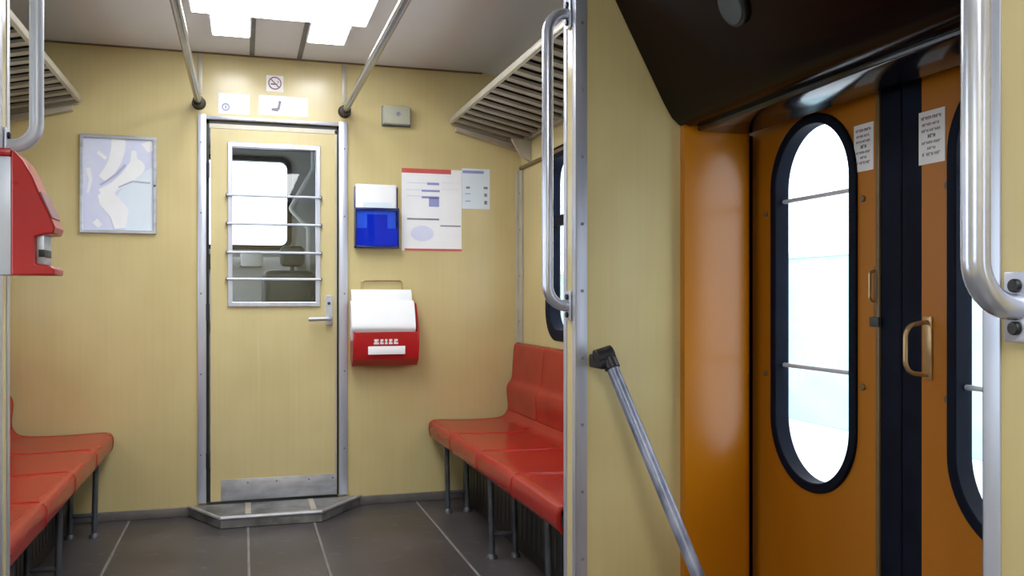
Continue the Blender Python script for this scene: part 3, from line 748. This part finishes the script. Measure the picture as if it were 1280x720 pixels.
Q = lambda u0, u1, v0, v1: MB().box(1.1275+u0*.156, 1.1275+u1*.156, yb(.0028), yb(.001), 1.778-v1*.218, 1.778-v0*.218)
obj('header_band', Q(.02, .78, .05, .12), M['inklav'], t)
for u0, u1, v0, v1 in ((.15,.28,.45,.50),(.78,.92,.44,.50),(.80,.90,.61,.69),(.80,.90,.79,.88),(.12,.3,.62,.635),(.12,.3,.80,.815)):
    obj('text_line', Q(u0, u1, v0, v1), M['inkgrey'], t)

# red newspaper holder
t = thing('newspaper_holder', (.70, YW, .727), 'red newspaper holder with wire loop on the wall below the leaflets', 'newspaper holder')
obj('back_plate', MB().box(.536, .862, yb(.010), YW+.002, .760, 1.06, .004), M['redbox'], t)
prf = [(yb(.010), .735), (yb(.080), .728), (yb(.125), .765), (yb(.142), .835), (yb(.142), .905), (yb(.132), .905), (yb(.130), .84), (yb(.118), .778), (yb(.078), .742), (yb(.010), .748)]
obj('pocket', MB().prism(prf, 'x', .536, .862), M['redbox'], t, bev=.003)
for a in (.530, .858):
    sd = MB(); sd.prism([(yb(.0), .765), (yb(.08), .727), (yb(.126), .763), (yb(.143), .835), (yb(.143), .915), (yb(.06), 1.05), (yb(.0), 1.06)], 'x', a, a+.010)
    obj('side_panel', sd, M['redbox'], t, bev=.002)
lb = MB(); 
obj('label_plate', MB().box(.605, .795, yb(.1445), yb(.141), .790, .832, .001), M['white'], t)
# white lettering above the plate: blurred letter strokes
lt = MB()
a = .634
for k, (w_, g_) in enumerate(((.026,.5),(.018,.2),(.014,.7),(.020,.4),(.022,.1))):
    lt.box(a, a+w_, yb(.1438), yb(.141), .842, .852)
    lt.box(a+w_*.08, a+w_*.92, yb(.1438), yb(.141), .857, .868)
    lt.box(a+w_*g_*.5, a+w_*(g_*.5+.4), yb(.1438), yb(.141), .85, .858)
    a += w_+.006
obj('lettering', lt, M['offwhite'], t)
obj('wire_loop', MB().tube(arc_path([(.588, yb(.012), 1.03), (.588, yb(.012), 1.168), (.802, yb(.012), 1.168), (.802, yb(.012), 1.03)], .015), .0038, 8), M['brass'], t)
def paper(x0, x1, prof, label):
    o = obj('newspaper', MB().prism(smooth_path(prof+[prof[0]], 4)[:-1], 'x', x0, x1), M['white'])
    tag(o, label, 'newspaper', 'newspapers in the red holder')
    return o
p_ = paper(.532, .846, [(yb(.014), .88), (yb(.070), .90), (yb(.064), 1.00), (yb(.046), 1.095), (yb(.034), 1.108), (yb(.016), 1.106)], 'back folded newspaper standing tallest in the red holder')
p_ = paper(.522, .848, [(yb(.074), .90), (yb(.120), .86), (yb(.1375), .90), (yb(.152), .925), (yb(.145), .96), (yb(.118), 1.03), (yb(.094), 1.058), (yb(.076), 1.05)], 'front folded newspaper drooping over the red holder')

# ------------------------------------------------------------------ red box on the left post
t = thing('ticket_box', (-.53, 2.45, 1.13), 'red plastic box with slanted top and notched front on the left post', 'ticket box')
YA, YE = 2.385, 2.495
body = [(-.531, 1.134), (-.437, 1.134), (-.437, 1.150), (-.448, 1.156), (-.478, 1.162), (-.480, 1.226), (-.462, 1.232), (-.440, 1.234), (-.436, 1.250), (-.446, 1.275), (-.464, 1.315), (-.486, 1.372), (-.506, 1.410), (-.522, 1.428), (-.531, 1.434)]
obj('case', MB().prism(body, 'y', YA, YE), M['redbox'], t, bev=.004)
obj('slot_plate', MB().box(-.4795, -.462, YA+.012, YE-.012, 1.160, 1.232, .002), M['scuffmetal'], t)
obj('slot', MB().box(-.474, -.4605, YA+.010, YE-.02, 1.178, 1.196, .001), M['black'], t)
obj('nose_slot', MB().prism([(-.474,1.332),(-.462,1.300),(-.449,1.270),(-.443,1.274),(-.456,1.306),(-.468,1.336)], 'y', YA+.004, YE-.004), M['inkmaroon'], t)
obj('mount_plate', MB().box(-.680, -.532, YA+.005, YE+.004, 1.134, 1.418, .004), M['lighttube'], t)
obj('top_cap', MB().box(-.680, -.532, YA+.001, YE+.004, 1.419, 1.437, .003), M['redbox'], t)

# ------------------------------------------------------------------ outside
g = MB().box(-60, 60, -60, 60, -1.2, -1.0)
tag(obj('ground', g, M['concrete']), 'snowy ground outside the windows', 'ground', kind='structure')
b = thing('platform_barrier', (9, 6, -1.0), 'pale blue barrier seen through the door windows', 'barrier')
obj('wall_panel', MB().box(9, 9.2, -6, 26, -1.0, 1.75, .02), M['paleblue'], b)
obj('coping', MB().box(8.95, 9.25, -6, 26, 1.75, 1.85, .02), M['concrete'], b)

# ------------------------------------------------------------------ world, camera, colour
wd = bpy.data.worlds.new('overcast'); S.world = wd; wd.use_nodes = True
nt = wd.node_tree; bg = nt.nodes['Background']
tc = nt.nodes.new('ShaderNodeTexCoord'); sx = nt.nodes.new('ShaderNodeSeparateXYZ'); rp = nt.nodes.new('ShaderNodeValToRGB')
rp.color_ramp.elements[0].position = 0; rp.color_ramp.elements[0].color = (.80,.90,1,1)
rp.color_ramp.elements[1].position = .6; rp.color_ramp.elements[1].color = (.92,.96,1,1)
nt.links.new(tc.outputs['Generated'], sx.inputs[0]); nt.links.new(sx.outputs['Z'], rp.inputs['Fac']); nt.links.new(rp.outputs['Color'], bg.inputs['Color'])
bg.inputs['Strength'].default_value = 3.4

cam = bpy.data.cameras.new('camera'); co = bpy.data.objects.new('camera', cam); COL.objects.link(co)
co.location = (0, 0, 1.08); co.rotation_euler = (PI/2, 0, -math.radians(16.7))
cam.sensor_width = 36; cam.lens = 36*1118/1280; cam.shift_y = 12/1280; cam.clip_start = .02
S.camera = co
S.view_settings.view_transform = 'Standard'; S.view_settings.look = 'None'
S.view_settings.gamma = 1; S.view_settings.use_curve_mapping = False
S.view_settings.exposure = 0.0
try:
    S.cycles.max_bounces = 10; S.cycles.transparent_max_bounces = 16; S.cycles.use_denoising = True
    S.cycles.sample_clamp_indirect = 6
except Exception: pass
